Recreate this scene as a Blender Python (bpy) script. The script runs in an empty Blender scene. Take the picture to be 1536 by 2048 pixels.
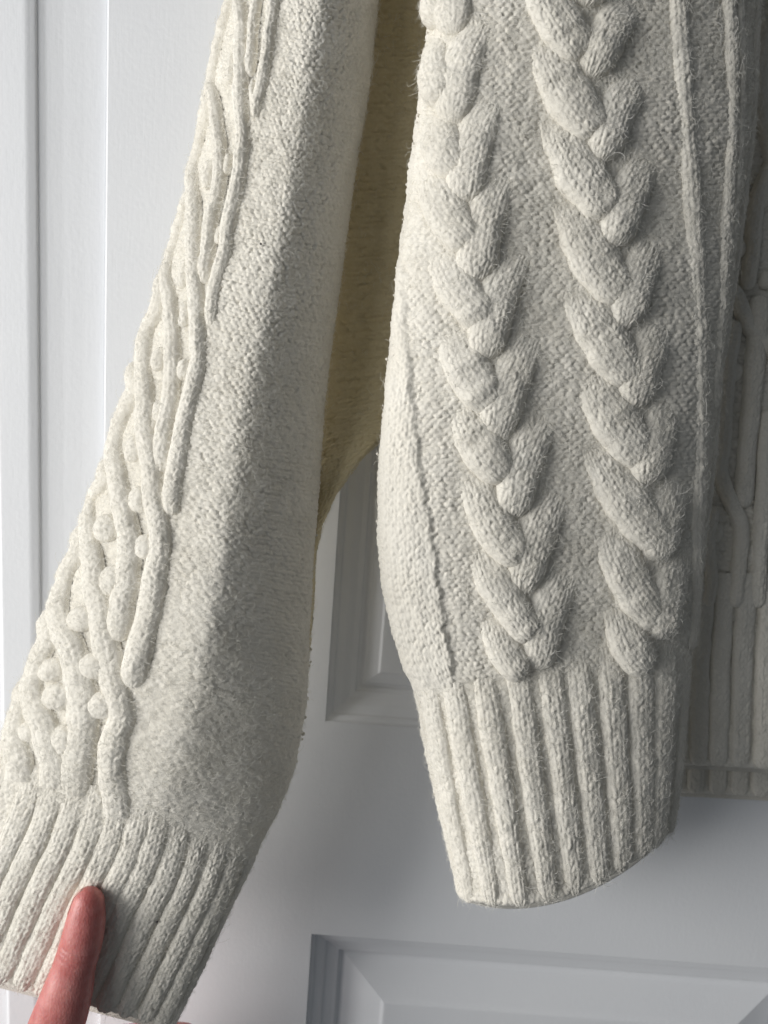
import bpy, math
import numpy as np
from mathutils import Matrix

scene = bpy.context.scene
COL = scene.collection

# ------------------------------------------------------------------ camera
F_PX = 26.0 / 36.0 * 2048.0            # focal length in photo pixels
CAM_D = 0.38
PITCH, ROLL = math.radians(10.0), math.radians(4.3)
cam_loc = np.array([0.0, -CAM_D, CAM_D * math.tan(PITCH)])
Rm = Matrix.Rotation(math.radians(90) - PITCH, 3, 'X') @ Matrix.Rotation(ROLL, 3, 'Z')
RN = np.array(Rm)
cam = bpy.data.cameras.new('camera')
cam.sensor_fit = 'VERTICAL'
cam.sensor_height = 36.0
cam.sensor_width = 27.0
cam.lens = 26.0
cam.clip_start = 0.01
cam.clip_end = 50.0
cam.dof.use_dof = True
cam.dof.focus_distance = 0.31
cam.dof.aperture_fstop = 8.5
cam_ob = bpy.data.objects.new('camera', cam)
COL.objects.link(cam_ob)
cam_ob.matrix_world = Matrix.Translation(cam_loc.tolist()) @ Rm.to_4x4()
scene.camera = cam_ob

# ------------------------------------------------------------------ world, window light and added fill, exposure
world = bpy.data.worlds.new('World')
scene.world = world
world.use_nodes = True
bg = world.node_tree.nodes['Background']
bg.inputs[0].default_value = (0.86, 0.93, 1.0, 1)
bg.inputs[1].default_value = 0.075

def area(name, loc, target, sx, sy, power, color):
    l = bpy.data.lights.new(name, 'AREA')
    l.shape = 'RECTANGLE'
    l.size, l.size_y = sx, sy
    l.energy = power
    l.color = color
    o = bpy.data.objects.new(name, l)
    COL.objects.link(o)
    from mathutils import Vector
    d = Vector(target) - Vector(loc)
    o.matrix_world = Matrix.Translation(loc) @ d.to_track_quat('-Z', 'Y').to_matrix().to_4x4()
    return o
area('window_light', (-1.62, -0.80, 0.06), (0.0, -0.04, 0.0), 0.95, 1.3, 34.0, (1.0, 0.98, 0.945))
area('fill_light', (-1.25, -1.30, 0.40), (0.0, 0.0, 0.0), 0.9, 1.2, 6.0, (0.97, 0.985, 1.0))  # added dim fill from front left, not a second window

vs = scene.view_settings
vs.view_transform = 'Standard'
vs.look = 'None'
vs.exposure = 0.16
vs.gamma = 1.0
scene.cycles.max_bounces = 12
scene.cycles.diffuse_bounces = 7
scene.cycles.use_denoising = True
scene.cycles.denoiser = 'OPENIMAGEDENOISE'
scene.cycles.denoising_input_passes = 'RGB_ALBEDO_NORMAL'
scene.cycles.denoising_prefilter = 'NONE'
scene.cycles.denoising_quality = 'HIGH'
try:
    scene.cycles.sampling_pattern = 'BLUE_NOISE'
except Exception:
    pass

# ------------------------------------------------------------------ helpers
PXM = 0.00021                          # metres per photo pixel at the knitwear

def at(x, y, Y):
    """photo pixel + world depth Y -> world point"""
    x = np.asarray(x, float); y = np.asarray(y, float); Y = np.asarray(Y, float)
    cx = (x - 768.0) / F_PX
    cy = -(y - 1024.0) / F_PX
    dx = RN[0, 0] * cx + RN[0, 1] * cy - RN[0, 2]
    dy = RN[1, 0] * cx + RN[1, 1] * cy - RN[1, 2]
    dz = RN[2, 0] * cx + RN[2, 1] * cy - RN[2, 2]
    k = (Y - cam_loc[1]) / dy
    return np.stack([cam_loc[0] + dx * k, Y + 0 * k, cam_loc[2] + dz * k], -1)

def hsh(i, j, s):
    i = np.asarray(i).astype(np.int64); j = np.asarray(j).astype(np.int64)
    n = (i * 374761393 + j * 668265263 + s * 974634777) & 0x7fffffff
    n = ((n ^ (n >> 13)) * 1274126177) & 0x7fffffff
    n = ((n ^ (n >> 16)) * 461845907) & 0x7fffffff
    return ((n ^ (n >> 15)) & 0xffff) / 65535.0

def vnoise(x, y, s):
    xi = np.floor(x); yi = np.floor(y)
    fx = x - xi; fy = y - yi
    fx = fx * fx * (3 - 2 * fx); fy = fy * fy * (3 - 2 * fy)
    a = hsh(xi, yi, s); b = hsh(xi + 1, yi, s); c = hsh(xi, yi + 1, s); d = hsh(xi + 1, yi + 1, s)
    return (a + (b - a) * fx) * (1 - fy) + (c + (d - c) * fx) * fy - 0.5

def purl(a, b, cw, rh, seed):
    """reverse stockinette: interlocking rice-grain loops, height 0..1"""
    a = a + 7 * vnoise(a / 55, b / 55, seed + 1) + 2.5 * vnoise(a / 16, b / 16, seed + 3)
    b = b + 6 * vnoise(a / 60, b / 45, seed + 2) + 1.6 * vnoise(a / 18, b / 12, seed + 4)
    row = np.floor(b / rh)
    out = np.zeros_like(a)
    for dr in (-1, 0, 1):
        r = row + dr
        off = 0.5 * np.mod(r, 2) * cw
        c0 = np.floor((a - off) / cw)
        for dc in (-1, 0, 1):
            c = c0 + dc
            j1 = hsh(r, c, seed) - .5; j2 = hsh(r, c, seed + 7) - .5
            j3 = hsh(r, c, seed + 13) - .5; j4 = hsh(r, c, seed + 19) - .5; j5 = hsh(r, c, seed + 29)
            da = a - ((c + .5 + j1 * .4) * cw + off)
            db = b - ((r + .5 + j2 * .28) * rh)
            sgn = np.where(np.mod(r, 2) > 0, 1.0, -1.0)
            ang = sgn * .06 + j3 * .4
            ca, sa = np.cos(ang), np.sin(ang)
            u = da * ca + db * sa
            v = -da * sa + db * ca
            v = v + sgn * .035 * u * u * (8.0 / cw)
            q = (u / (.66 * cw * (1 + j4 * .35))) ** 2 + (v / (.62 * rh * (1 + j1 * .3))) ** 2
            out = np.maximum(out, np.sqrt(np.clip(1 - q, 0, 1)) * (.72 + .38 * j5))
    return out

def knit(a, b, cw, rh, seed, warp=1.0, lean=.42):
    """stockinette: columns of V shaped leaves, height 0..1"""
    a = a + warp * (6 * vnoise(a / 40, b / 60, seed + 1) + 2.5 * vnoise(a / 12, b / 14, seed + 3))
    b = b + 5 * vnoise(a / 40, b / 40, seed + 2)
    out = np.zeros_like(a)
    hw = cw * .5
    c0 = np.floor(a / hw)
    for dc in (-1, 0, 1):
        c = c0 + dc
        sgn = np.where(np.mod(c, 2) > 0, -1.0, 1.0)
        ro = hsh(np.floor(c / 2), c * 0, seed + 5) * rh
        r0 = np.floor((b - ro) / rh)
        for dr in (-1, 0, 1):
            r = r0 + dr
            j1 = hsh(r, c, seed) - .5; j2 = hsh(r, c, seed + 7) - .5; j5 = hsh(r, c, seed + 9)
            da = a - (c + .5 + j1 * .3) * hw
            db = b - ro - (r + .5 + j2 * .3) * rh
            ang = sgn * lean + j2 * .25
            ca, sa = np.cos(ang), np.sin(ang)
            u = da * ca + db * sa
            v = -da * sa + db * ca
            q = (u / (.66 * hw)) ** 2 + (v / (.82 * rh)) ** 2
            out = np.maximum(out, np.sqrt(np.clip(1 - q, 0, 1)) * (.75 + .35 * j5))
    return out

def interp_cr(xk, yk, x):
    """smooth (Catmull-Rom / Hermite) interpolation"""
    xk = np.asarray(xk, float); yk = np.asarray(yk, float)
    if len(xk) == 2:
        return yk[0] + (yk[1] - yk[0]) * (x - xk[0]) / (xk[1] - xk[0])
    m = np.gradient(yk, xk)
    i = np.clip(np.searchsorted(xk, x, side='right') - 1, 0, len(xk) - 2)
    h = xk[i + 1] - xk[i]
    s = (x - xk[i]) / h
    s2 = s * s; s3 = s2 * s
    return ((2 * s3 - 3 * s2 + 1) * yk[i] + (s3 - 2 * s2 + s) * h * m[i]
            + (-2 * s3 + 3 * s2) * yk[i + 1] + (s3 - s2) * h * m[i + 1])

def grid_mesh(name, P, mat, parent=None, loop_u=False):
    """P (nv, nu, 3) -> one smooth quad mesh object"""
    nv, nu = P.shape[:2]
    idx = np.arange(nv * nu).reshape(nv, nu)
    if loop_u:
        idx = np.concatenate([idx, idx[:, :1]], 1)
    q = np.stack([idx[:-1, :-1], idx[1:, :-1], idx[1:, 1:], idx[:-1, 1:]], -1).reshape(-1, 4)
    return raw_mesh(name, P.reshape(-1, 3), q, mat, parent)

def raw_mesh(name, V, Q, mat, parent=None, smooth=True):
    me = bpy.data.meshes.new(name)
    k = Q.shape[1]
    me.vertices.add(len(V)); me.loops.add(Q.size); me.polygons.add(len(Q))
    me.vertices.foreach_set('co', np.ascontiguousarray(V, np.float32).ravel())
    me.loops.foreach_set('vertex_index', np.ascontiguousarray(Q, np.int32).ravel())
    me.polygons.foreach_set('loop_start', np.arange(0, Q.size, k, dtype=np.int32))
    me.polygons.foreach_set('use_smooth', np.full(len(Q), smooth, bool))
    me.update(calc_edges=True)
    me.materials.append(mat)
    o = bpy.data.objects.new(name, me)
    COL.objects.link(o)
    if parent is not None:
        o.parent = parent
    return o

# ------------------------------------------------------------------ materials
def mat_new(name):
    m = bpy.data.materials.new(name)
    m.use_nodes = True
    nt = m.node_tree
    return m, nt, nt.nodes['Principled BSDF']

def noise(nt, scale, detail=4, rough=.5, vec=None):
    n = nt.nodes.new('ShaderNodeTexNoise')
    n.inputs['Scale'].default_value = scale
    n.inputs['Detail'].default_value = detail
    n.inputs['Roughness'].default_value = rough
    if vec is not None:
        nt.links.new(vec, n.inputs['Vector'])
    return n

def ramp(nt, fac, stops):
    r = nt.nodes.new('ShaderNodeValToRGB')
    e = r.color_ramp.elements
    while len(e) < len(stops):
        e.new(.5)
    for el, (p, c) in zip(e, stops):
        el.position = p; el.color = (*c, 1)
    nt.links.new(fac, r.inputs[0])
    return r

def wool(name, lo, hi, bump=True):
    m, nt, b = mat_new(name)
    geo = nt.nodes.new('ShaderNodeTexCoord')
    n1 = noise(nt, 900, 3, .6, geo.outputs['Object'])
    n2 = noise(nt, 55, 3, .5, geo.outputs['Object'])
    mx = nt.nodes.new('ShaderNodeMath'); mx.operation = 'MULTIPLY_ADD'
    mx.inputs[1].default_value = .55
    nt.links.new(n1.outputs[0], mx.inputs[0])
    ml = nt.nodes.new('ShaderNodeMath'); ml.operation = 'MULTIPLY'; ml.inputs[1].default_value = .45
    nt.links.new(n2.outputs[0], ml.inputs[0]); nt.links.new(ml.outputs[0], mx.inputs[2])
    r = ramp(nt, mx.outputs[0], [(.33, lo), (.67, hi)])
    nt.links.new(r.outputs[0], b.inputs['Base Color'])
    b.inputs['Roughness'].default_value = .92
    b.inputs['Specular IOR Level'].default_value = .12
    b.inputs['Sheen Weight'].default_value = .18
    b.inputs['Sheen Roughness'].default_value = .5
    if bump:
        n3 = noise(nt, 1500, 4, .7, geo.outputs['Object'])
        bp = nt.nodes.new('ShaderNodeBump')
        bp.inputs['Strength'].default_value = .5
        bp.inputs['Distance'].default_value = .0006
        nt.links.new(n3.outputs[0], bp.inputs['Height'])
        nt.links.new(bp.outputs[0], b.inputs['Normal'])
    return m

WOOL = wool('cream_wool', (.73, .696, .618), (.83, .80, .73))
UNDERARM_WOOL = wool('yellow_wool', (.70, .60, .37), (.78, .69, .48))  # yellower than the cream wool, for the underarm only
FIBRE = wool('cream_fibre', (.80, .78, .72), (.90, .885, .835), bump=False)

def paint():
    m, nt, b = mat_new('white_door_paint')
    tc = nt.nodes.new('ShaderNodeTexCoord')
    mp = nt.nodes.new('ShaderNodeMapping')
    mp.inputs['Scale'].default_value = (1, 1, .06)
    nt.links.new(tc.outputs['Object'], mp.inputs[0])
    n1 = noise(nt, 900, 4, .6, mp.outputs[0])
    n2 = noise(nt, 420, 3, .5, tc.outputs['Object'])
    n3 = noise(nt, 9, 3, .5, tc.outputs['Object'])
    r = ramp(nt, n3.outputs[0], [(.3, (.80, .815, .845)), (.7, (.835, .85, .875))])
    nt.links.new(r.outputs[0], b.inputs['Base Color'])
    ad = nt.nodes.new('ShaderNodeMath'); ad.operation = 'MULTIPLY_ADD'; ad.inputs[1].default_value = .6
    nt.links.new(n1.outputs[0], ad.inputs[0]); nt.links.new(n2.outputs[0], ad.inputs[2])
    bp = nt.nodes.new('ShaderNodeBump')
    bp.inputs['Strength'].default_value = .24
    bp.inputs['Distance'].default_value = .0004
    nt.links.new(ad.outputs[0], bp.inputs['Height'])
    nt.links.new(bp.outputs[0], b.inputs['Normal'])
    b.inputs['Roughness'].default_value = .42
    b.inputs['Specular IOR Level'].default_value = .35
    return m
PAINT = paint()

def skin():
    m, nt, b = mat_new('skin')
    tc = nt.nodes.new('ShaderNodeTexCoord')
    n1 = noise(nt, 160, 4, .6, tc.outputs['Object'])
    r = ramp(nt, n1.outputs[0], [(.3, (.52, .175, .165)), (.7, (.65, .285, .265))])
    n0 = noise(nt, 48, 2, .5, tc.outputs['Object'])
    r0 = ramp(nt, n0.outputs[0], [(.35, (.86, .70, .70)), (.65, (1, 1, 1))])
    mxc = nt.nodes.new('ShaderNodeMix'); mxc.data_type = 'RGBA'; mxc.blend_type = 'MULTIPLY'
    mxc.inputs[0].default_value = 1.0
    nt.links.new(r.outputs[0], mxc.inputs[6]); nt.links.new(r0.outputs[0], mxc.inputs[7])
    nt.links.new(mxc.outputs[2], b.inputs['Base Color'])
    b.inputs['Roughness'].default_value = .40
    b.inputs['Specular IOR Level'].default_value = .45
    b.inputs['Subsurface Weight'].default_value = .65
    b.inputs['Subsurface Radius'].default_value = (1.0, .32, .2)
    b.inputs['Subsurface Scale'].default_value = .004
    mp = nt.nodes.new('ShaderNodeMapping')
    mp.inputs['Scale'].default_value = (1, 1, .55)
    nt.links.new(tc.outputs['Object'], mp.inputs[0])
    v = nt.nodes.new('ShaderNodeTexVoronoi')
    v.inputs['Scale'].default_value = 1100
    nt.links.new(mp.outputs[0], v.inputs['Vector'])
    n2 = noise(nt, 700, 4, .6, mp.outputs[0])
    ad = nt.nodes.new('ShaderNodeMath'); ad.operation = 'MULTIPLY_ADD'; ad.inputs[1].default_value = .5
    nt.links.new(v.outputs['Distance'], ad.inputs[0]); nt.links.new(n2.outputs[0], ad.inputs[2])
    bp = nt.nodes.new('ShaderNodeBump')
    bp.inputs['Strength'].default_value = .45
    bp.inputs['Distance'].default_value = .0004
    nt.links.new(ad.outputs[0], bp.inputs['Height'])
    nt.links.new(bp.outputs[0], b.inputs['Normal'])
    return m
SKIN = skin()
NAIL, _nt, _b = mat_new('fingernail')
_b.inputs['Base Color'].default_value = (.72, .48, .42, 1)
_b.inputs['Roughness'].default_value = .25
LINT, _nt, _b = mat_new('dark_lint')
_b.inputs['Base Color'].default_value = (.06, .05, .05, 1)

# ------------------------------------------------------------------ the door
door = bpy.data.objects.new('panel_door', None)
COL.objects.link(door)
door['label'] = 'white painted panel door with recessed mouldings behind the cream sweater'
door['category'] = 'door'

def XZ(px, py):
    p = at(px, py, 0.0)
    return float(p[0]), float(p[2])
X_R = .5 * (XZ(648, 1442)[0] + XZ(625, 1868)[0])     # left edge of the two right-hand panels
Z_UP = XZ(648, 1442)[1]                              # bottom of the upper panels
Z_LO = XZ(625, 1868)[1]                              # top of the lower panels
X_L = XZ(209, 450)[0]                                # right edge of the upper left panel
PW = .30                                             # panel width
TOP, BOT = .52, -.62
TH = .036

def board(name, x0, x1, z0, z1):
    e = .00002
    V = []
    for y, d in ((0.0, e), (e, 0.0), (TH, 0.0)):
        V += [(x0 + d, y, z0 + d), (x1 - d, y, z0 + d), (x1 - d, y, z1 - d), (x0 + d, y, z1 - d)]
    V = np.array(V)
    Q = [(0, 1, 2, 3), (8, 11, 10, 9)]
    for k in (0, 4):
        for i in range(4):
            j = (i + 1) % 4
            Q.append((k + i, k + 4 + i, k + 4 + j, k + j))
    return raw_mesh(name, V, np.array(Q)[:, ::-1].copy(), PAINT, door, smooth=False)

def left_stile():
    """hinge stile with a rounded arris that catches the light"""
    pr = [(X_L + .0002, TH), (X_L, .0016), (X_L + .0004, .0005), (X_L + .0012, .0), (X_R, .0), (X_R, TH)]
    p = np.array(pr); z = np.array([BOT, TOP])
    P = np.stack([np.broadcast_to(p[:, 0], (2, len(p))), np.broadcast_to(p[:, 1], (2, len(p))), np.broadcast_to(z[:, None], (2, len(p)))], -1)
    o = grid_mesh('stile', P, PAINT, door, loop_u=True)
    o.data.polygons.foreach_set('use_smooth', np.zeros(len(o.data.polygons), bool))
left_stile()
g = .00001
board('lock_rail', X_R + g, X_R + PW, Z_LO, Z_UP)
board('stile', X_R + PW + g, X_R + PW + .115, BOT, TOP)
board('top_rail', X_R + g, X_R + PW, TOP + g, TOP + .12)
board('bottom_rail', X_R + g, X_R + PW, BOT - .2, BOT - g)

def smooth_profile(keys, n):
    """piecewise profile (inset, depth) resampled with soft corners"""
    k = np.array(keys, float)
    t = np.concatenate([[0], np.cumsum(np.hypot(*np.diff(k, axis=0).T))])
    s = np.linspace(0, t[-1], n)
    a = np.interp(s, t, k[:, 0]); b = np.interp(s, t, k[:, 1])
    for _ in range(2):
        a[1:-1] = .25 * a[:-2] + .5 * a[1:-1] + .25 * a[2:]
        b[1:-1] = .25 * b[:-2] + .5 * b[1:-1] + .25 * b[2:]
    return a * .001, b * .001

def sweep(name, rect, a, d, parent):
    x0, x1, z0, z1 = rect
    rings = []
    for ai, di in zip(a, d):
        rings.append([(x0 + ai, di, z0 + ai), (x1 - ai, di, z0 + ai), (x1 - ai, di, z1 - ai), (x0 + ai, di, z1 - ai)])
    R = np.array(rings)
    # a vertex run per side so that the mitres stay sharp
    V, Q = [], []
    for s in range(4):
        s2 = (s + 1) % 4
        for i in range(len(a)):
            V.append(R[i, s]); V.append(R[i, s2])
        base = s * 2 * len(a)
        for i in range(len(a) - 1):
            p = base + 2 * i
            Q.append((p, p + 1, p + 3, p + 2))
    return raw_mesh(name, np.array(V), np.array(Q), PAINT, parent)

def panel(rect, mould_keys, bevel_keys):
    """raised field with its bevels, framed by a moulding swept round the opening"""
    am, dm = smooth_profile(mould_keys, 60)
    ab, db = smooth_profile(bevel_keys, 40)
    p = sweep('panel', rect, ab, db, door)
    x0, x1, z0, z1 = rect
    i, y = ab[-1], db[-1]
    V = np.array([(x0 + i, y, z0 + i), (x1 - i, y, z0 + i), (x1 - i, y, z1 - i), (x0 + i, y, z1 - i)])
    me = p.data
    import bmesh
    bm = bmesh.new(); bm.from_mesh(me)
    vs_ = [bm.verts.new(v) for v in V]
    bm.faces.new(vs_)
    bm.to_mesh(me); bm.free()
    sweep('moulding', rect, am, dm, p)
    return p

UP_M = [(-.2, .6), (0, 0.5), (.5, 1.6), (2.2, 2.2), (3.0, 2.6), (3.6, 4.2), (8, 5.4), (12, 7.6), (15, 8.2), (15.6, 9.2), (17.5, 10)]
UP_B = [(17.2, 10.3), (19.4, 10.2), (20.0, 9.2), (27, 7.2), (28, 6.0), (29.5, 6.0)]
LO_M = [(-.2, .6), (0, .5), (.5, 1.6), (2.2, 2.2), (2.8, 4.0), (7.2, 5.2), (8.4, 5.6), (9.2, 7.2), (14.5, 8.6), (16.5, 8.9), (17.2, 10.2), (18.5, 11)]
LO_B = [(18.2, 11.3), (20.5, 11.2), (21.2, 10.4), (44, 4.2), (44.8, 3.2), (46.5, 3.2)]
panel((X_R, X_R + PW, Z_UP, TOP), UP_M, UP_B)
panel((X_R, X_R + PW, BOT, Z_LO), LO_M, LO_B)
core = board('door_core', X_L - .0, X_R + PW + .1, BOT - .1, TOP + .1)
core.location.y = .0125
core.scale.y = .6

# ---- the frame the door shuts into: jamb, and casing with its bead
frame = bpy.data.objects.new('door_frame', None)
COL.objects.link(frame)
frame['label'] = 'white painted door frame and casing along the left of the door'
frame['category'] = 'door frame'

def extrude(name, prof, z0, z1, nz=2):
    """prof: (X, Y) polyline seen from the camera side, extruded upright"""
    p = np.array(prof, float)
    z = np.linspace(z0, z1, nz)
    P = np.stack([np.broadcast_to(p[:, 0], (nz, len(p))), np.broadcast_to(p[:, 1], (nz, len(p))),
                  np.broadcast_to(z[:, None], (nz, len(p)))], -1)
    return grid_mesh(name, P, PAINT, frame, loop_u=True)

def fillet(keys, n=120, it=2):
    k = np.array(keys, float)
    t = np.concatenate([[0], np.cumsum(np.hypot(*np.diff(k, axis=0).T))])
    s_ = np.linspace(0, t[-1], n)
    q = np.stack([np.interp(s_, t, k[:, 0]), np.interp(s_, t, k[:, 1])], -1)
    for _ in range(it):
        q[1:-1] = .25 * q[:-2] + .5 * q[1:-1] + .25 * q[2:]
    return q

X72 = float(at(74, 250, .002)[0]); X50 = float(at(53, 250, -.0)[0]); XB = float(at(15, 2020, -.0)[0])
jp = fillet([(X_L - .0004, .030), (X_L - .0004, .0050), (X_L - .0010, .0042), (X_L - .012, .0040), (X72 + .012, .0036), (X72 + .004, .0029), (X72, .0019), (X72 - .004, .0019)], 160)
extrude('jamb', np.concatenate([jp, [(X72 - .004, .030)]]), BOT, TOP)
cp_ = fillet([(X72 + .0003, .0300), (X72 + .0003, .0014), (X72 - .0006, .0010), (X50 + .0006, .0002), (X50 - .0006, -.0), (X50 - .01, -.0), (XB + .0008, -.0), (XB, .0004), (XB - .0010, .0024), (XB - .0020, .0044), (XB - .010, .0054), (XB - .060, .0058)], 260, 1)
extrude('casing', np.concatenate([cp_, [(XB - .060, .030)]]), BOT, TOP)

# ------------------------------------------------------------------ knitted tubes
class Tube:
    """closed flattened tube; rows give its two silhouette points in the photograph,
       its mid depth Y, front bulge, back bulge, crease position / height, and sag"""
    def __init__(s, rows, pc=.85, ph=.85, tilt=0.0):
        s.tilt = tilt                      # right side hangs deeper by this much
        R = np.array(rows, float)
        s.R = R
        mid = .5 * (R[:, 0:2] + R[:, 2:4])
        dl = np.hypot(*np.diff(mid, axis=0).T)
        s.vk = np.concatenate([[0], np.cumsum(dl)])
        s.L = s.vk[-1]
        s.vk = s.vk / s.L
        s.W = float(np.mean(np.hypot(R[:, 2] - R[:, 0], R[:, 3] - R[:, 1])))
        s.pc, s.ph = pc, ph
        hm = float(np.mean(np.abs(R[:, 5]))) / PXM
        hb = float(np.mean(np.abs(R[:, 6]))) / PXM
        ph_ = np.linspace(0, np.pi, 4001)
        def table(h):
            c = .5 - .5 * np.sign(np.cos(ph_)) * np.abs(np.cos(ph_)) ** pc
            z = np.abs(np.sin(ph_)) ** ph
            l = np.concatenate([[0], np.cumsum(np.hypot(np.diff(c) * s.W, np.diff(z) * h))])
            return l
        lf, lb = table(hm), table(hb)
        s.AF = lf[-1]                      # front arc length, px
        full = np.concatenate([lf / s.AF, 1 + lb[1:] / s.AF])
        pf = np.concatenate([ph_, np.pi + ph_[1:]])
        s.tper = full[-1]
        s.tt = np.concatenate([full[:-1] - s.tper, full, full[1:] + s.tper])
        s.tp = np.concatenate([pf[:-1] - 2 * np.pi, pf, pf[1:] + 2 * np.pi])

    def chan(s, k, v):
        return interp_cr(s.vk, s.R[:, k], np.clip(v, -.12, 1.06))

    def pix(s, t, v):
        phi = np.interp(t, s.tt, s.tp)
        cp = np.cos(phi)
        c = .5 - .5 * np.sign(cp) * np.abs(cp) ** s.pc
        lx, ly, rx, ry = (s.chan(k, v) for k in range(4))
        sag = s.chan(9, v)
        x = lx + (rx - lx) * c
        y = ly + (ry - ly) * c + sag * 4 * c * (1 - c)
        sp = np.sin(phi)
        Y0, hf, hb, rc, rh = (s.chan(k, v) for k in (4, 5, 6, 7, 8))
        z = np.abs(sp) ** s.ph
        tent = np.where(c < rc, c / np.maximum(rc, .01), (1 - c) / np.maximum(1 - rc, .01))
        tent = 1 - np.sqrt((1 - tent) ** 2 + .010)
        tent = np.clip(tent, -1, 1) * np.minimum(1, z * 1.5)
        dY = np.where(sp >= 0, hf * z + rh * tent, -hb * z)
        return x, y, Y0 - dY - s.tilt * (.4 - c)

    def surf(s, t, v):
        x, y, Y = s.pix(t, v)
        return at(x, y, Y)

    def frame(s, t, v):
        e = 1.5 / s.AF
        ev = 1.5 / s.L
        P = s.surf(t, v)
        du = s.surf(t + e, v) - s.surf(t - e, v)
        dv = s.surf(t, v + ev) - s.surf(t, v - ev)
        n = np.cross(dv, du)
        n /= np.maximum(np.linalg.norm(n, axis=-1, keepdims=True), 1e-12)
        return P, n

    def inv(s, pts):
        """photo pixels on the front -> (t, v)"""
        pts = np.asarray(pts, float)
        if not hasattr(s, '_g'):
            t = np.linspace(0.0, 1.0, 301); v = np.linspace(-.03, 1.035, 900)
            T, V = np.meshgrid(t, v)
            x, y, _ = s.pix(T, V)
            s._g = (T.ravel(), V.ravel(), x.ravel(), y.ravel())
        T, V, X, Yp = s._g
        o = []
        for p in pts:
            i = np.argmin((X - p[0]) ** 2 + (Yp - p[1]) ** 2)
            o.append((T[i], V[i]))
        return np.array(o)

def tube_mesh(name, tb, parent, relief, step=1.9, mat=None, t0=-.09, t1=1.09, v0=0.0, v1=1.0, roll_end=False):
    """front in full stitch relief, plain back, one closed skin"""
    nu = int(tb.AF * (t1 - t0) / step); nv = int(tb.L * (v1 - v0) / step)
    tf = np.linspace(t0, t1, nu)
    tbk = np.linspace(t1, t0 + tb.tper, 26)[1:-1]
    t = np.concatenate([tf, tbk])
    v = np.linspace(v0, v1, nv)
    T, V = np.meshgrid(t, v)
    P, N = tb.frame(T, V)
    x, y, _ = tb.pix(T, V)
    h = relief(T * tb.AF, V * tb.L, x, y, T, V)
    fade = np.clip(np.minimum(T - t0, t1 - T) / .03, 0, 1)
    h = h * fade
    if roll_end:
        d = (v1 - V) * tb.L
        h = h + 4 * np.exp(-((d - 12) / 8) ** 2) - 9 * np.clip(1 - d / 9, 0, 1) ** 2
    P = P + N * (h * PXM)[..., None]
    if roll_end:                                   # turn the open edge inwards
        last = P[-1:].copy()
        c = last.mean(1, keepdims=True)
        inner = last + (c - last) * .06
        up = P[-14:-13] - P[-1:]
        P = np.concatenate([P, inner, inner + up + (c - last) * .05], 0)
    o = grid_mesh(name, P, mat or WOOL, parent, loop_u=True)
    return o

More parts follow.
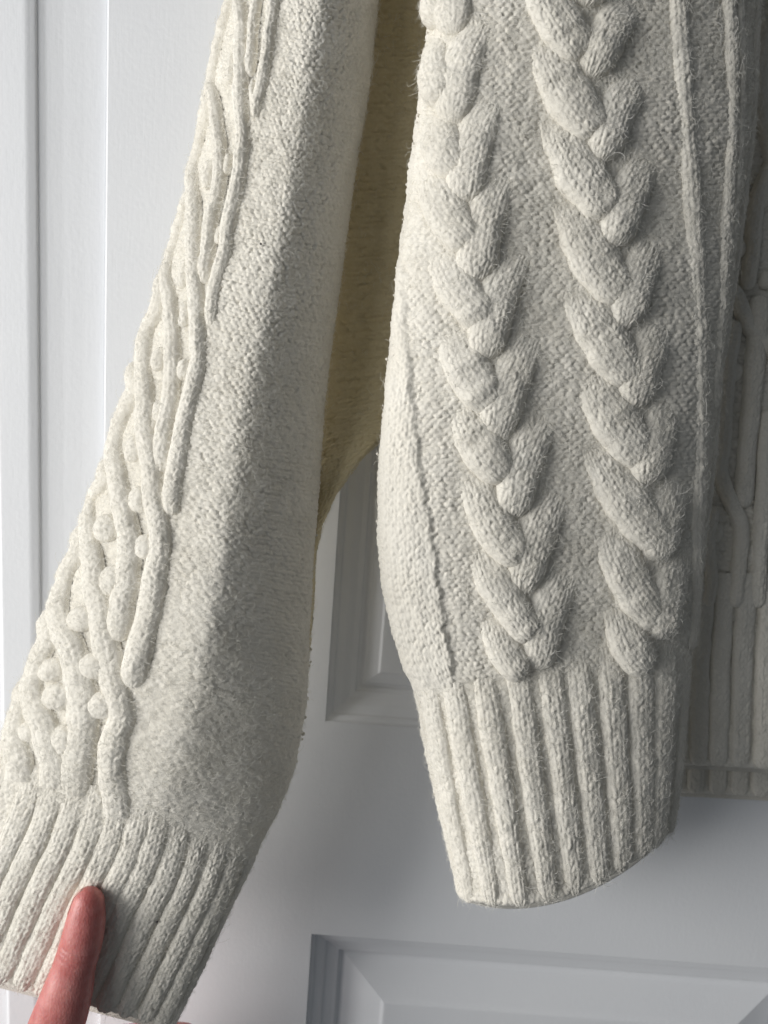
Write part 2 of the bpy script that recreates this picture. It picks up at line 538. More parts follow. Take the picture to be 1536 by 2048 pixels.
def ridge(name, tb, parent, px, w, h, lift=0.0, round0=True, round1=True, seed=0, stitch=True,
          skew=0.0, step=2.3, flat=2.4, tv=None, keep=None, wand=1.4, tip=1.25, steep=.6, wrap=False):
    """a raised cord / lobe / rib lying on the tube: px path, half width and height in px"""
    K = tb.inv(px) if tv is None else np.asarray(tv, float)
    if wrap:                               # comes round from behind the edge
        K = np.concatenate([[[K[0, 0] - .11, K[0, 1] - .022], [K[0, 0] - .05, K[0, 1] - .010]], K])
    A = K[:, 0] * tb.AF; B = K[:, 1] * tb.L
    s = np.concatenate([[0], np.cumsum(np.hypot(np.diff(A), np.diff(B)))])
    Ls = s[-1]
    n = max(8, int(Ls / step))
    q = np.linspace(0, Ls, n)
    a = interp_cr(s, A, q); b = interp_cr(s, B, q)
    ta = np.gradient(a); tb_ = np.gradient(b)
    l = np.hypot(ta, tb_); ta /= l; tb_ /= l
    u = q / Ls
    def prof(val):
        if np.isscalar(val):
            return np.full(n, float(val))
        val = np.asarray(val, float)
        return interp_cr(np.linspace(0, 1, len(val)), val, u)
    w_ = prof(w); h_ = prof(h); lf = prof(lift)
    w_ = w_ * (1 + .14 * vnoise(q / 26, q * 0 + seed * 3.7, seed + 40))
    h_ = h_ * (1 + .22 * vnoise(q / 22, q * 0 + seed * 5.1, seed + 41))
    wander = wand * vnoise(q / 30, q * 0 + seed * 1.3, seed + 42)
    a = a + wander * tb_
    env = np.ones(n)
    rl = np.minimum(w_.mean() * tip, Ls * .5)
    if round0:
        env *= np.sqrt(np.clip(1 - (1 - np.clip(q / rl, 0, 1)) ** 2, 0, 1))
    if round1:
        env *= np.sqrt(np.clip(1 - (1 - np.clip((Ls - q) / rl, 0, 1)) ** 2, 0, 1))
    w_ = np.maximum(w_ * (.25 + .75 * env), .5)
    m = max(9, int(2 * w_.max() / 2.0) + 6)
    c = np.linspace(-1, 1, m)
    c = np.sign(c) * np.abs(c) ** .85
    C, U = np.meshgrid(c, np.arange(n))
    Wg = w_[:, None] * C
    aa = a[:, None] - tb_[:, None] * Wg
    bb = b[:, None] + ta[:, None] * Wg
    dome = np.clip(1 - np.abs(C) ** flat, 0, 1) ** steep
    H = (h_ * env + lf * env)[:, None] * dome + skew * C * dome - 2.5 * (1 - dome)
    if stitch:
        cols = max(1, round(2 * w_.mean() / 15.0))
        cw = 2 * w_.mean() / cols
        sx = (C + 1) * w_.mean(); sy = np.broadcast_to(q[:, None], C.shape)
        H = H + 4.8 * (knit(sx, sy, cw, 14.0, seed + 3, .35, .30) - .5) * dome * (.55 + .9 * (vnoise(sx / 20, sy / 30, seed + 6) + .5))
    H = H + (1.0 * vnoise(aa / 7, bb / 7, seed + 11) + 2.0 * vnoise(aa / 22, bb / 22, seed + 12)) * np.clip(dome * 1.3, 0, 1)
    P, N = tb.frame(aa / tb.AF, bb / tb.L)
    P = P + N * (H * PXM)[..., None]
    o = grid_mesh(name, P, WOOL, parent)
    FUZZ_SRC.append((parent, P, N, keep))
    return o

FUZZ_SRC = []          # surfaces that grow loose fibres

def fuzz(parent, srcs, count, seed, length=(6, 19), lay=.85):
    """loose wool fibres standing off the knit: real hair curves"""
    rng = np.random.default_rng(seed)
    pts, nor, wts = [], [], []
    for P, N in srcs:
        dA = np.linalg.norm(np.cross(np.diff(P, axis=0)[:, :-1], np.diff(P, axis=1)[:-1]), axis=-1)
        pts.append(P[:-1, :-1].reshape(-1, 3)); nor.append(N[:-1, :-1].reshape(-1, 3)); wts.append(dA.ravel())
    pts = np.concatenate(pts); nor = np.concatenate(nor); w = np.concatenate(wts)
    w = w / w.sum()
    i = rng.choice(len(pts), count, p=w)
    p, n = pts[i], nor[i]
    r = rng.normal(size=(count, 3))
    r -= (r * n).sum(1, keepdims=True) * n
    r /= np.linalg.norm(r, axis=1, keepdims=True)
    bt = np.cross(n, r)
    Ln = rng.uniform(*length, count) * PXM * np.where(rng.random(count) < .07, 2.3, 1.0)
    K = 6
    curl = rng.uniform(-1, 1, count) * 2.4
    up = rng.uniform(.1, 1.0, count) ** 1.6 * (1.0 if lay is None else lay)
    out = np.zeros((count, K, 3), np.float32)
    cur = p - n * (.6 * PXM)
    ang = np.zeros(count)
    for k in range(K):
        out[:, k] = cur
        lift = up * (1.15 - 1.5 * k / (K - 1)) + rng.normal(0, .12, count)
        d = r * np.cos(ang)[:, None] + bt * np.sin(ang)[:, None] + n * lift[:, None]
        d /= np.linalg.norm(d, axis=1, keepdims=True)
        cur = cur + d * (Ln / (K - 1))[:, None]
        ang += curl / (K - 1) + rng.normal(0, .25, count)
    hc = bpy.data.hair_curves.new('fuzz')
    hc.add_curves([K] * count)
    hc.attributes['position'].data.foreach_set('vector', out.ravel())
    rad = np.tile(np.array([.9, 1, 1, .9, .7, .35]), count) * np.repeat(rng.uniform(.022, .054, count), K) * 1e-3
    at_ = hc.attributes.get('radius') or hc.attributes.new('radius', 'FLOAT', 'POINT')
    at_.data.foreach_set('value', rad.astype(np.float32))
    hc.materials.append(FIBRE)
    o = bpy.data.objects.new('fuzz', hc)
    COL.objects.link(o)
    o.parent = parent
    o['kind'] = 'stuff'
    return o

def tube_samples(tb, t0=-.05, t1=1.05, v0=0.0, v1=1.0):
    t = np.linspace(t0, t1, 90); v = np.linspace(v0, v1, 260)
    T, V = np.meshgrid(t, v)
    P, N = tb.frame(T, V)
    return P + N * (3.0 * PXM), N

# ------------------------------------------------------------------ the sweater
sweater = bpy.data.objects.new('cable_knit_sweater', None)
COL.objects.link(sweater)
sweater['label'] = 'cream cable knit wool sweater with ribbed cuffs hanging against the white door'
sweater['category'] = 'sweater'

# ---- the sleeve pulled out to the left
#        Lx    Ly    Rx    Ry    Y0     front  back  crease h    sag
SL = Tube([
    (545, -420, 805, -390, -.032, .023, .012, .60, .012, 0),
    (510, -230, 778, -200, -.033, .023, .012, .60, .010, 0),
    (476, -45, 754, -10, -.034, .023, .012, .60, .010, 0),
    (440, 95, 739, 150, -.036, .023, .012, .60, .010, 0),
    (403, 290, 707, 345, -.038, .023, .012, .60, .011, 0),
    (348, 500, 678, 560, -.041, .023, .012, .60, .012, 0),
    (284, 690, 652, 760, -.044, .023, .012, .60, .013, 0),
    (226, 890, 634, 965, -.048, .023, .012, .60, .015, 0),
    (164, 1065, 621, 1155, -.052, .023, .012, .60, .017, 0),
    (110, 1200, 615, 1300, -.056, .023, .012, .60, .018, 0),
    (58, 1335, 607, 1425, -.060, .019, .012, .60, .018, 0),
    (12, 1450, 570, 1585, -.063, .018, .012, .60, .015, 0),
    (-24, 1535, 522, 1685, -.066, .016, .012, .60, .009, 0)])
CL = Tube([
    (-24, 1535, 522, 1685, -.066, .016, .012, .60, .009, 0),
    (-70, 1640, 474, 1780, -.068, .014, .012, .60, .004, 0),
    (-112, 1735, 432, 1870, -.070, .013, .011, .60, .003, 0),
    (-152, 1835, 386, 1965, -.072, .012, .010, .60, .002, 0),
    (-186, 1922, 340, 2058, -.074, .011, .009, .60, .001, 0)])

def felt(a, b, seed):
    return 9.0 * vnoise(a / 150, b / 170, seed + 8) + 3.0 * vnoise(a / 30, b / 30, seed) + 1.6 * vnoise(a / 8, b / 8, seed + 1) + .8 * vnoise(a / 3.5, b / 3.5, seed + 2)

def left_relief(a, b, x, y, T, V):
    amp = 5.0 * (.75 + .5 * vnoise(a / 40, b / 50, 77)) * np.clip(1.15 - .55 * np.clip((y - 900) / 600, 0, 1), .3, 1.2)
    h = amp * purl(a, b, 14.5, 8.4, 11) + felt(a, b, 5)
    lat = np.clip((np.interp(y, [0, 240, 650, 1030, 1375, 1600], [545, 508, 424, 343, 262, 232]) - x) / 14, 0, 1) * np.clip((1 - V) * SL.L / 70, 0, 1)
    h = h * (1 - .25 * lat) - 5.0 * lat
    e = np.clip((1 - V) * SL.L / 10, 0, 1)
    return h * e + 1.5 * (1 - e)
sleeve_l = tube_mesh('sleeve', SL, sweater, left_relief)
sleeve_l['label'] = 'sleeve pulled out to the left with a lattice of cords and bobbles down its edge'

cords = [
    ([(556, -40), (550, 0), (540, 75), (528, 147), (519, 190), (508, 238)], 11.5, 9),
    ([(518, -40), (514, 0), (508, 45), (505, 90), (500, 152)], 9.5, 8),
    ([(505, 160), (507, 195), (508, 232)], 7, 6),
    ([(478, -40), (480, 10), (485, 55), (483, 100), (484, 145), (481, 200), (484, 240), (486, 280), (483, 324),
      (474, 377), (463, 420), (456, 456), (453, 500), (441, 544), (430, 588), (426, 620), (424, 655)], 13, 10),
    ([(462, 5), (447, 55), (437, 95), (430, 125), (425, 165), (430, 205), (436, 250), (440, 290), (442, 324),
      (438, 368), (430, 412), (422, 447), (419, 491), (412, 535), (410, 570)], 12, 10),
    ([(421, 212), (409, 250), (398, 294), (391, 333), (388, 385), (390, 429), (388, 473), (390, 517), (391, 561),
      (395, 600), (396, 640), (398, 676), (398, 714), (390, 762), (381, 800), (371, 838), (364, 886), (354, 930),
      (347, 975), (343, 1030)], 14, 11),
    ([(372, 408), (350, 456), (338, 508), (335, 548), (341, 600), (345, 667), (347, 714), (343, 762), (339, 810),
      (330, 857), (325, 905), (325, 945)], 13, 10),
    ([(326, 588), (314, 625), (299, 660), (289, 705), (287, 743), (291, 781), (291, 819), (293, 867), (301, 905),
      (306, 950), (310, 992), (316, 1035), (324, 1077), (318, 1120), (307, 1173), (299, 1226), (284, 1279),
      (271, 1332), (264, 1375)], 15, 12),
    ([(272, 771), (250, 829), (237, 867), (230, 905), (234, 943), (240, 985), (246, 1015), (256, 1050), (260, 1088),
      (258, 1130), (256, 1162), (247, 1194), (241, 1237), (237, 1283)], 15, 12),
    ([(208, 960), (187, 992), (177, 1050), (178, 1088), (186, 1130), (191, 1173), (199, 1215), (206, 1258),
      (216, 1311), (226, 1360), (238, 1400), (243, 1430), (232, 1475), (224, 1520), (226, 1560), (232, 1600), (234, 1632)], 15, 11),
    ([(162, 1094), (137, 1141), (122, 1184), (114, 1226), (124, 1258), (140, 1290), (150, 1322), (160, 1368),
      (167, 1420), (165, 1470), (155, 1520), (150, 1552), (146, 1585)], 17, 12),
    ([(97, 1269), (82, 1310), (63, 1365), (66, 1400), (84, 1440), (98, 1490), (110, 1530), (108, 1572)], 17, 12),
    ([(44, 1400), (30, 1440), (26, 1480), (38, 1525), (36, 1560)], 17, 10),
]
for k, (p, w, h) in enumerate(cords):
    if p[0][1] < 10:                       # runs on above
        p = [(p[0][0] + 34, -400), (p[0][0] + 16, -220)] + p
    into_rib = p[-1][1] > 1555
    n_ = 8
    hh = [h * 1.45] * (n_ - 1) + [h * .75] if into_rib else h * 1.45
    ridge('cable_cord', SL, sleeve_l, p, w * 1.4, hh, seed=100 + k * 17, flat=2.1, tip=2.4,
          round1=not into_rib, wrap=k in (5, 6, 7, 8, 9, 10, 11, 12))
bobs = [(462, 138, 10, 22), (416, 350, 10, 22), (368, 549, 11, 22), (371, 628, 10, 20), (318, 718, 13, 18), (368, 739, 13, 16),
        (322, 822, 13, 17), (268, 898, 15, 19), (303, 850, 9, 12), (280, 999, 17, 19), (212, 1056, 18, 20), (292, 1094, 17, 19), (227, 1162, 18, 23),
        (163, 1237, 18, 19), (190, 1332, 19, 20), (102, 1340, 17, 18), (118, 1392, 20, 20), (206, 1410, 18, 20),
        (132, 1480, 20, 21), (60, 1462, 15, 16), (440, 470, 8, 14), (455, 330, 8, 16)]
for k, (x, y, rx, ry) in enumerate(bobs):
    ridge('bobble', SL, sleeve_l, [(x + 4, y - ry * 1.35), (x, y), (x - 4, y + ry * 1.35)], rx * 1.34, rx * .9, seed=500 + k * 13, flat=2.0)

def cuff_relief(a, b, x, y, T, V):
    e = np.clip(b / 26, 0, 1)
    tuck = np.minimum(b, 0) * .7
    return tuck + (3.4 * purl(a, b, 12, 9.5, 31) + felt(a, b, 35) - 2) * e + 1.5 * (1 - e)
cuff_l = tube_mesh('cuff', CL, sweater, cuff_relief, v0=-.012, roll_end=True)
cuff_l['label'] = 'ribbed cuff held under the thumb'
tops = [(-30, 1540), (2, 1535), (40, 1536), (78, 1546), (113, 1552), (152, 1556), (198, 1566), (232, 1600), (283, 1602), (318, 1652), (362, 1672), (408, 1682), (450, 1692)]
c12 = [(-100, 1700), (-42, 1700), (12, 1700), (61, 1700), (112, 1700), (163, 1700), (212, 1700), (259, 1700), (303, 1700), (346, 1720), (392, 1725), (432, 1735), (465, 1745)]
K12 = CL.inv(c12); KT = CL.inv(tops)
for k in range(len(tops)):
    t = K12[k, 0] if c12[k][0] > -5 else .012 + .045 * k
    v0 = max(KT[k, 1] - .06, -.06) if tops[k][0] > 0 else -.06
    path = [(t + (KT[k, 0] - t) * .35 if tops[k][0] > 0 else t, v0), (t, v0 + .24), (t, .55), (t, .8), (t, 1.0)]
    ridge('rib', CL, cuff_l, None, [22, 25, 25, 25, 24] if k < 10 else [15, 20, 21, 21, 20], [-1.5, 8, 10, 10, 9], seed=700 + k * 11,
          tv=path, round0=False, flat=3.0)
for k, t in enumerate((.985, 1.03)):
    ridge('rib', CL, cuff_l, None, 15, 7, seed=880 + k, tv=[(t, .06), (t, .5), (t, .985)], flat=3.0)

# ---- underarm: shaded purl fabric behind the pulled sleeve
UA = Tube([
    (700, -420, 1060, -440, -.014, .006, .004, .96, .010, 0),
    (665, -230, 1020, -250, -.014, .006, .004, .96, .010, 0),
    (640, -60, 985, -70, -.014, .006, .004, .96, .010, 0),
    (630, 150, 950, 140, -.014, .006, .004, .96, .010, 0),
    (612, 400, 915, 380, -.014, .006, .004, .96, .010, 0),
    (596, 620, 890, 600, -.015, .006, .004, .96, .010, 0),
    (584, 780, 878, 740, -.017, .006, .004, .96, .010, 0),
    (574, 900, 800, 842, -.021, .006, .004, .96, .010, 0),
    (566, 1000, 722, 918, -.029, .006, .004, .96, .010, 0),
    (560, 1090, 668, 1000, -.033, .006, .004, .96, .010, 0),
    (556, 1180, 636, 1085, -.038, .005, .004, .96, .010, 0),
    (553, 1300, 624, 1230, -.044, .004, .004, .96, .010, 0),
    (552, 1400, 612, 1370, -.048, .003, .003, .96, .010, 0)], pc=.7, ph=.7)
def ua_relief(a, b, x, y, T, V):
    edge = np.clip((T - .80) / .08, 0, 1) * np.clip((y - 700) / 100, 0, 1)
    return 6.5 * purl(a, b, 15, 9.5, 51) * (1 - .6 * edge) + felt(a, b, 55)
under = tube_mesh('underarm', UA, sweater, ua_relief, step=2.2, mat=UNDERARM_WOOL)

# ---- the sleeve hanging in the middle
SC = Tube([
    (905, -420, 1532, -440, -.054, .021, .016, .22, .001, 0),
    (890, -230, 1524, -250, -.054, .021, .016, .22, .001, 0),
    (876, -55, 1516, -75, -.054, .021, .016, .22, .001, 0),
    (863, 90, 1509, 70, -.054, .021, .016, .22, .001, 0),
    (842, 250, 1503, 230, -.054, .021, .016, .22, .001, 0),
    (816, 430, 1484, 410, -.055, .021, .016, .22, .001, 0),
    (794, 620, 1459, 600, -.055, .021, .016, .22, .001, 0),
    (777, 780, 1436, 760, -.056, .021, .016, .22, .001, 0),
    (762, 950, 1424, 925, -.056, .021, .016, .22, .001, 0),
    (767, 1090, 1407, 1055, -.056, .021, .016, .22, .001, 0),
    (781, 1215, 1395, 1175, -.056, .021, .016, .22, .001, 0),
    (808, 1320, 1387, 1270, -.056, .021, .016, .22, .001, 0),
    (832, 1378, 1380, 1322, -.056, .021, .016, .22, .001, 0)], pc=.82, ph=.88, tilt=.014)
CC = Tube([
    (832, 1378, 1380, 1322, -.056, .021, .016, .22, .001, 0),
    (858, 1500, 1366, 1440, -.057, .021, .016, .28, .003, 14),
    (890, 1640, 1354, 1555, -.060, .021, .016, .28, .003, 36),
    (912, 1735, 1345, 1625, -.061, .021, .016, .28, .003, 50),
    (926, 1802, 1340, 1668, -.062, .020, .016, .28, .003, 60)], pc=.82, ph=.88, tilt=.014)

BY = [-60, 350, 480, 560, 700, 900, 1000, 1100, 1200, 1290, 1340, 1400]
BX = [858, 828, 812, 815, 826, 846, 860, 875, 890, 905, 916, 925]
def centre_relief(a, b, x, y, T, V):
    bx = np.interp(y, BY, BX)
    bx = bx + 7 * vnoise(y / 22, y * 0, 91) + 5 * vnoise(y / 9, y * 0, 92)
    k = np.clip((bx - x) / 13, 0, 1)
    k = k * k * (3 - 2 * k)
    k = np.where(T < 0, 1.0, k)
    amp = 5.2 * (.8 + .45 * vnoise(a / 40, b / 50, 78))
    hp = amp * purl(a, b, 15.5, 8.8, 61)
    hk = 6.0 + 5.0 * knit(a, b, 17, 14, 63) * (.6 + .8 * (vnoise(a / 25, b / 40, 64) + .5))
    h = hp * (1 - k) + hk * k + felt(a, b, 65)
    e = np.clip((1 - V) * SC.L / 10, 0, 1)
    e2 = np.clip((1 - V) * SC.L / 40, 0, 1)
    h = hp * (1 - k) + hk * k * (.5 + .5 * e2) + felt(a, b, 65)
    e = np.maximum(e, k)
    return h * e + 1.5 * (1 - e)
sleeve_c = tube_mesh('sleeve', SC, sweater, centre_relief, step=2.0)
sleeve_c['label'] = 'sleeve hanging straight down with two fat braided cables'

LW = [32, 38, 42, 43.5, 42.5, 40, 35]
LH = [-1, 8, 15, 19.5, 22, 22.5, 20]
def lobe(p0, p1, bow, seed, sc=1.0, up=1.0):
    p0 = np.array(p0, float); p1 = np.array(p1, float)
    d = p1 - p0
    n = np.array([d[1], -d[0]]) / np.hypot(*d)
    pts = [p0 + d * u + n * bow * math.sin(math.pi * u) for u in (0, .25, .5, .75, 1)]
    ridge('cable_strand', SC, sleeve_c, pts, [w * sc for w in LW], [h * sc * up for h in LH], seed=seed, flat=2.5, round0=False, round1=True, wand=2.0, steep=.5, tip=1.05)

for k, (p, w) in enumerate([
        ([(860, -420), (885, -200), (905, 0), (925, 200), (945, 400), (970, 600), (1000, 800), (1028, 1000), (1050, 1200), (1060, 1325)], 64),
        ([(1120, -420), (1145, -200), (1166, 0), (1186, 200), (1212, 400), (1240, 600), (1266, 800), (1287, 1000), (1294, 1200), (1290, 1315)], 70)]):
    ridge('cable_bed', SC, sleeve_c, p, [w] * 9 + [w * .7], 3.5, seed=950 + k, flat=5.0, step=3.0)
# first braid (left): right-hand lobes lean down-left, left-hand lobes lean down-right
R1 = [((948, -125), (905, 75)), ((962, 38), (905, 255)), ((985, 188), (930, 412)), ((1005, 345), (950, 565)), ((1032, 508), (968, 722)),
      ((1062, 672), (988, 885)), ((1086, 832), (1022, 1036)), ((1112, 988), (1042, 1186)), ((1134, 1148), (1068, 1338))]
L1 = [((868, -100), (885, 50)), ((874, 60), (890, 215)), ((872, 215), (920, 352)), ((858, 340), (952, 500)), ((880, 492), (982, 655)),
      ((902, 650), (994, 822)), ((925, 800), (1018, 962)), ((942, 940), (1050, 1130)), ((962, 1085), (1072, 1280)), ((986, 1225), (1052, 1352))]
# second braid
R2 = [((1252, -150), (1168, 20)), ((1264, 5), (1178, 162)), ((1274, 155), (1198, 328)), ((1296, 315), (1222, 500)), ((1312, 478), (1242, 662)),
      ((1328, 640), (1264, 818)), ((1344, 795), (1288, 972)), ((1358, 950), (1312, 1122)), ((1366, 1108), (1318, 1280))]
L2 = [((1066, -100), (1168, 125)), ((1090, 72), (1200, 282)), ((1114, 232), (1226, 440)), ((1140, 400), (1252, 610)), ((1160, 566), (1274, 775)),
      ((1180, 730), (1298, 932)), ((1200, 894), (1330, 1092)), ((1224, 1060), (1322, 1256)), ((1240, 1212), (1296, 1342))]
def above(l, n=2, dx=-14, dy=-160):
    return [tuple((q[0] - dx * -1 * 0 + (-dx) * j * .8, q[1] + dy * j) for q in l[0]) for j in range(n, 0, -1)] + l
R1, L1, R2, L2 = above(R1), above(L1), above(R2), above(L2)
for k in range(len(L1)):
    lobe(*L1[k], -13, 1000 + k * 7, 1.0, 1.2)
    if k < len(R1):
        lobe(*R1[k], -13, 1200 + k * 7, 1.04)
for k in range(len(L2)):
    lobe(*R2[k], -12, 1400 + k * 7, 1.0, 1.12)
    lobe(*L2[k], -13, 1600 + k * 7, 1.08)
# slim ribs on the shaded right flank
for k, (p, w, h) in enumerate([
        ([(1335, -400), (1345, -200), (1352, -50), (1362, 100), (1374, 250), (1386, 400), (1396, 600), (1402, 800), (1400, 950), (1396, 1100), (1390, 1230), (1383, 1300)], 19, 9),
        ([(1452, -400), (1454, -200), (1456, -50), (1462, 100), (1462, 250), (1456, 400), (1446, 560), (1436, 700), (1428, 820)], 14, 9),
        ([(1470, -400), (1476, -200), (1478, -50), (1482, 100), (1480, 250), (1470, 400), (1456, 560)], 9, 7)]):
    ridge('rib', SC, sleeve_c, p, w, h, seed=1800 + k * 5)
for k, t in enumerate((1.0, 1.035)):
    ridge('rib', SC, sleeve_c, None, 12, 8, seed=1850 + k, tv=[(t, .0), (t, .3), (t, .6), (t, .97)])

def centre_cuff_relief(a, b, x, y, T, V):
    e = np.clip(b / 26, 0, 1)
    return cuff_relief(a, b, x, y, T, V) + 2.5 * np.clip((.24 - T) / .04, 0, 1) * (1 - e)
cuff_c = tube_mesh('cuff', CC, sweater, centre_cuff_relief, step=2.0, v0=-.012, roll_end=True)
cuff_c['label'] = 'ribbed cuff hanging free with its rounded open end'
tops = [(858, 1375), (902, 1348), (966, 1344), (1034, 1338), (1096, 1338), (1152, 1318), (1216, 1318), (1278, 1312), (1331, 1310)]
bots = [(940, 1806), (985, 1806), (1040, 1800), (1098, 1790), (1152, 1778), (1200, 1764), (1246, 1748), (1288, 1728), (1314, 1706)]
KT = CC.inv(tops); KB = CC.inv(bots)
for k in range(len(tops)):
    t0, t1 = KT[k, 0], KB[k, 0]
    v0 = KT[k, 1] - .09
    path = [(t0 + (t1 - t0) * u, v0 + (1.0 - v0) * u) for u in (0, .25, .5, .75, 1)]
    ridge('rib', CC, cuff_c, None, [20, 26, 26, 26, 24], [1, 11, 12, 12, 10.5], seed=1900 + k * 9, tv=path, flat=3.0, round0=False)
for k, t in enumerate((-.012, .97, 1.015, 1.06)):
    ridge('rib', CC, cuff_c, None, 17, [1, 7, 9, 9, 8], seed=1980 + k, tv=[(t, -.05), (t, .2), (t, .5), (t, .985)], flat=3.0, round0=False)

# ---- the body front and back panels at the right
BF = Tube([
    (1292, -420, 2020, -440, -.016, .007, .003, .5, 0, 0),
    (1290, -80, 1990, -90, -.016, .007, .003, .5, 0, 0),
    (1288, 300, 1950, 290, -.016, .007, .003, .5, 0, 0),
    (1282, 700, 1900, 690, -.016, .007, .003, .5, 0, 0),
    (1275, 1000, 1860, 1000, -.016, .007, .003, .5, 0, 0),
    (1270, 1200, 1840, 1210, -.016, .007, .003, .5, 0, 0)], pc=.6, ph=.55)
HF = Tube([
    (1273, 1150, 1850, 1155, -.0150, .007, .003, .5, 0, 0),
    (1270, 1215, 1840, 1225, -.0158, .007, .003, .5, 0, 0),
    (1262, 1300, 1830, 1325, -.016, .007, .003, .5, 0, 0),
    (1255, 1450, 1820, 1490, -.016, .007, .003, .5, 0, -4),
    (1250, 1532, 1815, 1574, -.016, .007, .003, .5, 0, -10)], pc=.6, ph=.55)
HB = Tube([
    (1266, 1300, 1835, 1310, -.006, .0035, .003, .5, 0, 0),
    (1256, 1480, 1822, 1510, -.006, .0035, .003, .5, 0, 0),
    (1248, 1586, 1812, 1622, -.006, .0035, .003, .5, 0, -6)], pc=.6, ph=.55)
def body_relief(a, b, x, y, T, V):
    e = np.clip((1 - V) * BF.L / 10, 0, 1)
    return (6 * purl(a, b, 15, 9.5, 71) + felt(a, b, 75) - 8) * e + 1.5 * (1 - e)
body = tube_mesh('body', BF, sweater, body_relief, step=2.3, t1=.90)
for k, (p, w, h) in enumerate([
        ([(1536, 40), (1520, 150), (1530, 260), (1545, 330)], 15, 12),
        ([(1560, 300), (1515, 390), (1508, 440), (1502, 520), (1492, 580)], 14, 12),
        ([(1462, 570), (1480, 610), (1502, 658), (1538, 692), (1570, 740)], 15, 12),
        ([(1520, 590), (1512, 700), (1502, 800), (1495, 900), (1485, 1016)], 19, 12),
        ([(1470, 640), (1456, 720), (1449, 823), (1446, 896), (1439, 933), (1448, 970), (1466, 1013), (1480, 1045), (1478, 1110), (1468, 1215)], 16, 12),
        ([(1425, 1010), (1415, 1092), (1420, 1160), (1412, 1215)], 15, 11),
        ([(1536, 820), (1528, 950), (1520, 1080), (1512, 1215)], 16, 11)]):
    ridge('cable_cord', BF, body, p, w * 1.1, h * 1.35, seed=2000 + k * 9, steep=.5)
for k, (x, y, r) in enumerate([(1524, 395, 22), (1470, 745, 20), (1432, 1065, 20), (1480, 500, 16), (1532, 560, 18), (1410, 900, 16)]):
    ridge('bobble', BF, body, [(x + 4, y - r), (x, y), (x - 4, y + r)], r * .8, r * .6, seed=2100 + k, stitch=False, flat=2.0)
def hem_relief(a, b, x, y, T, V):
    return 3.0 * purl(a, b, 12, 9.5, 31) + felt(a, b, 35) - 7
hem_f = tube_mesh('hem', HF, sweater, hem_relief, step=2.3, t1=.90, roll_end=True)
hem_f['label'] = 'front ribbed hem in the shade'
for k, x in enumerate((1352, 1396, 1436, 1481, 1526, 1571)):
    q = HF.inv([(x + 8, 1230), (x, 1515)])
    ridge('rib', HF, hem_f, None, 20, 11, seed=2200 + k * 3, tv=[(q[0, 0], -.02), (.5 * (q[0, 0] + q[1, 0]), .5), (q[1, 0], .985)], round0=False, flat=3.2, steep=.42)
hem_b = tube_mesh('hem', HB, sweater, hem_relief, step=2.5, t1=.90, roll_end=True)
hem_b['label'] = 'back ribbed hem showing below the front one'
for k, x in enumerate((1345, 1392, 1437, 1480, 1522, 1566)):
    q = HB.inv([(x + 4, 1400), (x, 1570)])
    ridge('rib', HB, hem_b, None, 19, 10, seed=2300 + k * 3, tv=[(q[0, 0], 0.0), (q[0, 0], .5), (q[1, 0], .985)], round0=False, flat=3.2, steep=.42)

# ---- loose fibres
def grow(parent, tb, count, seed, **k):
    src = [(P, N) for (p, P, N, _) in FUZZ_SRC if p is parent]
    src.append(tube_samples(tb))
    fuzz(parent, src, count, seed, **k)
grow(sleeve_l, SL, 66000, 1)
grow(cuff_l, CL, 20000, 2)
grow(sleeve_c, SC, 84000, 3)
grow(cuff_c, CC, 26000, 4)
grow(under, UA, 6000, 5)
grow(body, BF, 7000, 6)
grow(hem_f, HF, 4000, 7)

# ---- felted pills and a few dark lint specks caught on the wool
def pill(tb, px, r, parent, seed, mat=WOOL, h=6.0, name='wool_pill', tv=None):
    q = tb.inv([px])[0] if tv is None else np.array(tv)
    P, N = tb.frame(np.array([q[0]]), np.array([q[1]]))
    c = P[0] + N[0] * h * PXM
    rng = np.random.default_rng(seed)
    th = np.linspace(0, np.pi, 9); ph = np.linspace(0, 2 * np.pi, 13)[:-1]
    TH_, PH_ = np.meshgrid(th, ph, indexing='ij')
    d = np.stack([np.sin(TH_) * np.cos(PH_), np.sin(TH_) * np.sin(PH_), np.cos(TH_)], -1)
    rr = r * PXM * (1 + .55 * (rng.random(TH_.shape) - .5))
    rr[0] = rr[0, 0]; rr[-1] = rr[-1, 0]
    grid_mesh(name, c + d * rr[..., None], mat, parent, loop_u=True)
rng = np.random.default_rng(5)
for y in np.concatenate([rng.uniform(1050, 1480, 16), [1296, 1300, 1325, 1375, 1525]]):
    k = SL.inv([(640 - (y - 1050) * .08, y)])[0]
    pill(SL, None, rng.uniform(1.6, 4.0), sleeve_l, int(y * 7), h=rng.uniform(4, 9), tv=(1.0 + rng.uniform(-.01, .03), k[1]))
for y in rng.uniform(60, 1250, 34):
    k = SC.inv([(800, y)])[0]
    pill(SC, None, rng.uniform(1.4, 3.2), sleeve_c, int(y * 9), h=rng.uniform(8, 12), tv=(rng.uniform(-.03, .02), k[1]))
pill(CL, (315, 1838), 2.3, cuff_l, 9, LINT, h=9, name='lint_speck')
for k, (x, y) in enumerate([(436, 277), (526, 491)]):
    pill(SL, (x, y), 2.0, sleeve_l, 20 + k, LINT, h=9, name='lint_speck')

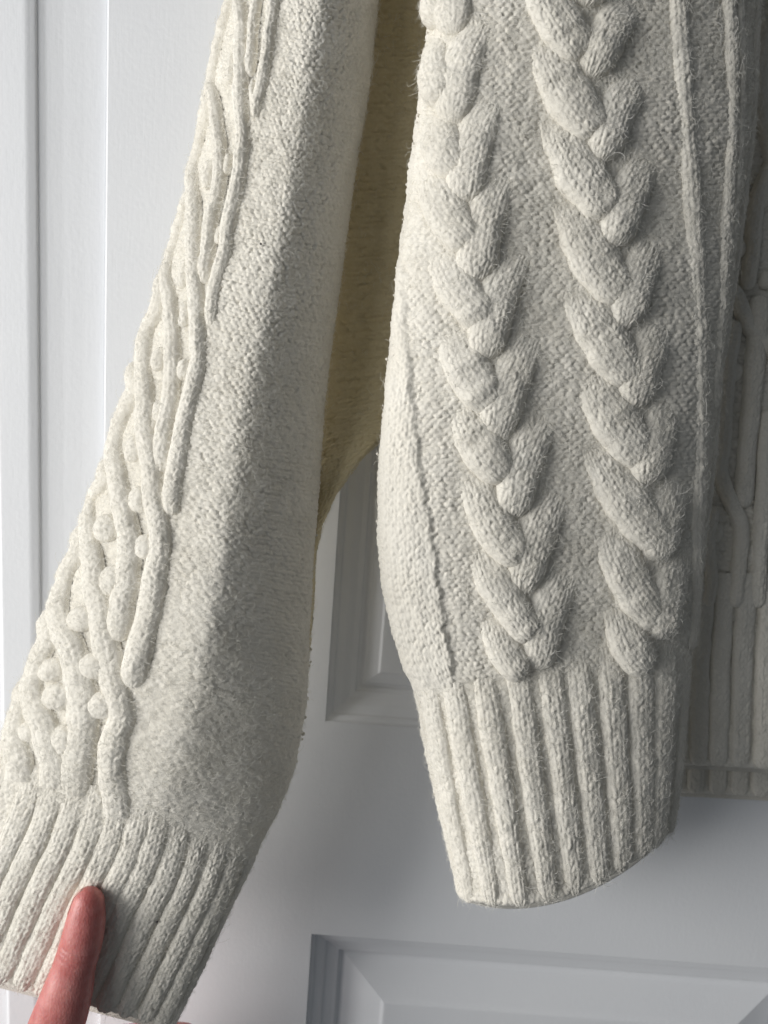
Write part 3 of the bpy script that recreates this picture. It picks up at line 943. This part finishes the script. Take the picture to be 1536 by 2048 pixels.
# ------------------------------------------------------------------ the hand holding the cuff
def finger_tube(keys, n=110, m=40, flat=1.0):
    """keys: (px, py, Y, radius px) along the finger; returns verts, quads (closed)"""
    K = np.array(keys, float)
    C = at(K[:, 0], K[:, 1], K[:, 2])
    depth = (K[:, 2] - cam_loc[1])
    rad = K[:, 3] * depth / F_PX
    s = np.concatenate([[0], np.cumsum(np.linalg.norm(np.diff(C, axis=0), axis=1))])
    q = np.linspace(0, s[-1], n)
    P = np.stack([interp_cr(s, C[:, i], q) for i in range(3)], -1)
    r = interp_cr(s, rad, q)
    tip = rad[0] * 1.05
    e0 = np.sqrt(np.clip(1 - (1 - np.clip(q / tip, 0, 1)) ** 2, 0, 1))
    r = r * np.maximum(e0, .02)
    T = np.gradient(P, axis=0); T /= np.linalg.norm(T, axis=1, keepdims=True)
    fwd = np.array([0, -1.0, 0])
    S = np.cross(T, fwd); S /= np.linalg.norm(S, axis=1, keepdims=True)
    Fv = np.cross(S, T)
    ph = np.linspace(0, 2 * np.pi, m, endpoint=False)
    V = P[:, None] + r[:, None, None] * (np.cos(ph)[None, :, None] * S[:, None] + flat * np.sin(ph)[None, :, None] * Fv[:, None])
    return V, q, ph, S, Fv, r

def build_hand():
    parts_v, parts_q, base = [], [], 0
    def add(V):
        nonlocal base
        nv, nu = V.shape[:2]
        idx = np.arange(nv * nu).reshape(nv, nu); idx = np.concatenate([idx, idx[:, :1]], 1)
        q = np.stack([idx[:-1, :-1], idx[:-1, 1:], idx[1:, 1:], idx[1:, :-1]], -1).reshape(-1, 4) + base
        cap = [[base + 0, base + 0, base + 0, base + 0]]
        parts_v.append(V.reshape(-1, 3)); parts_q.append(q)
        base += nv * nu
    add(TH_V)
    # index along the back of the cuff's edge, the others curled below it
    for keys in (
        [(398, 2084, -.058, 33), (350, 2080, -.057, 36), (280, 2084, -.056, 38), (200, 2098, -.056, 40), (120, 2140, -.060, 45), (40, 2230, -.072, 52)],
        [(410, 2170, -.060, 34), (340, 2165, -.056, 38), (260, 2172, -.054, 41), (170, 2195, -.056, 43), (90, 2240, -.062, 48), (10, 2310, -.074, 54)],
        [(390, 2258, -.064, 33), (320, 2250, -.058, 37), (240, 2258, -.056, 40), (150, 2280, -.058, 43), (70, 2320, -.066, 48), (-10, 2380, -.076, 54)],
        [(340, 2335, -.068, 28), (280, 2330, -.062, 31), (210, 2338, -.060, 34), (130, 2360, -.064, 38), (60, 2395, -.070, 44), (-10, 2440, -.078, 50)]):
        V = finger_tube(keys, 70, 28)[0]
        add(V)
    # palm and wrist
    V = finger_tube([(60, 2140, -.082, 40), (30, 2230, -.080, 100), (10, 2330, -.080, 130), (-20, 2450, -.080, 128), (-60, 2600, -.080, 105), (-100, 2800, -.080, 100)], 70, 40, flat=.5)[0]
    add(V)
    me = bpy.data.meshes.new('person')
    V = np.concatenate(parts_v); Q = np.concatenate(parts_q)
    me.from_pydata(V.tolist(), [], Q.tolist())
    import bmesh
    bm = bmesh.new(); bm.from_mesh(me)
    bmesh.ops.remove_doubles(bm, verts=bm.verts, dist=1e-5)
    bmesh.ops.holes_fill(bm, edges=[e for e in bm.edges if e.is_boundary], sides=0)
    bmesh.ops.recalc_face_normals(bm, faces=bm.faces)
    bm.to_mesh(me); bm.free()
    o = bpy.data.objects.new('person', me)
    COL.objects.link(o)
    md = o.modifiers.new('fuse', 'REMESH'); md.mode = 'VOXEL'; md.voxel_size = .00045
    ms = o.modifiers.new('soften', 'SMOOTH'); ms.factor = .5; ms.iterations = 6
    dg = bpy.context.evaluated_depsgraph_get()
    me2 = bpy.data.meshes.new_from_object(o.evaluated_get(dg))
    o.modifiers.clear()
    o.data = me2
    for p in me2.polygons:
        p.use_smooth = True
    me2.materials.clear(); me2.materials.append(SKIN)
    return o

TKEYS = [(180, 1774, -.0900, 26.2), (178, 1798, -.0908, 33.6), (174, 1828, -.0918, 41.0), (167, 1866, -.0928, 45.7), (157, 1905, -.0936, 47.2), (148, 1935, -.0942, 48.3), (139, 1970, -.0950, 54.6), (127, 2010, -.0958, 59.9), (110, 2060, -.096, 64.0), (90, 2130, -.094, 63.0), (60, 2230, -.087, 69.3)]
TH_V, tq, tph, tS, tF, tr = finger_tube(TKEYS, 260, 90, flat=.86)
# knuckle creases across the pad side
_c = np.zeros_like(tq)
for s0, dep, wd in ((.0262, .0006, .0009), (.0284, .0003, .0008), (.0243, .00025, .0008), (.0310, .0002, .0008)):
    _c -= dep * np.exp(-((tq - s0) / wd) ** 2)
_front = np.clip(np.sin(tph), 0, 1)
nrm = np.cos(tph)[None, :, None] * tS[:, None] + np.sin(tph)[None, :, None] * tF[:, None]
TH_V = TH_V + nrm * (_c[:, None] * _front[None])[..., None]
hand = build_hand()
hand['label'] = 'pink thumb and fingers pinching the ribbed cuff at the lower left'
hand['category'] = 'person'

# the pale rim of the nail on the far side of the thumb tip
_i = np.where((tq > .0008) & (tq < .0125))[0]
_ph = np.radians(np.linspace(-75, 22, 26))
_r = tr[_i] * 1.02 + .00025
NV = np.stack([0.5 * (TH_V[j].mean(0) + TH_V[j].mean(0)) + _r[k] * (np.cos(_ph)[:, None] * tS[j] + .86 * np.sin(_ph)[:, None] * tF[j]) for k, j in enumerate(_i)])
nail = grid_mesh('fingernail', NV, NAIL, hand)
_so = nail.modifiers.new('thickness', 'SOLIDIFY'); _so.thickness = .0004
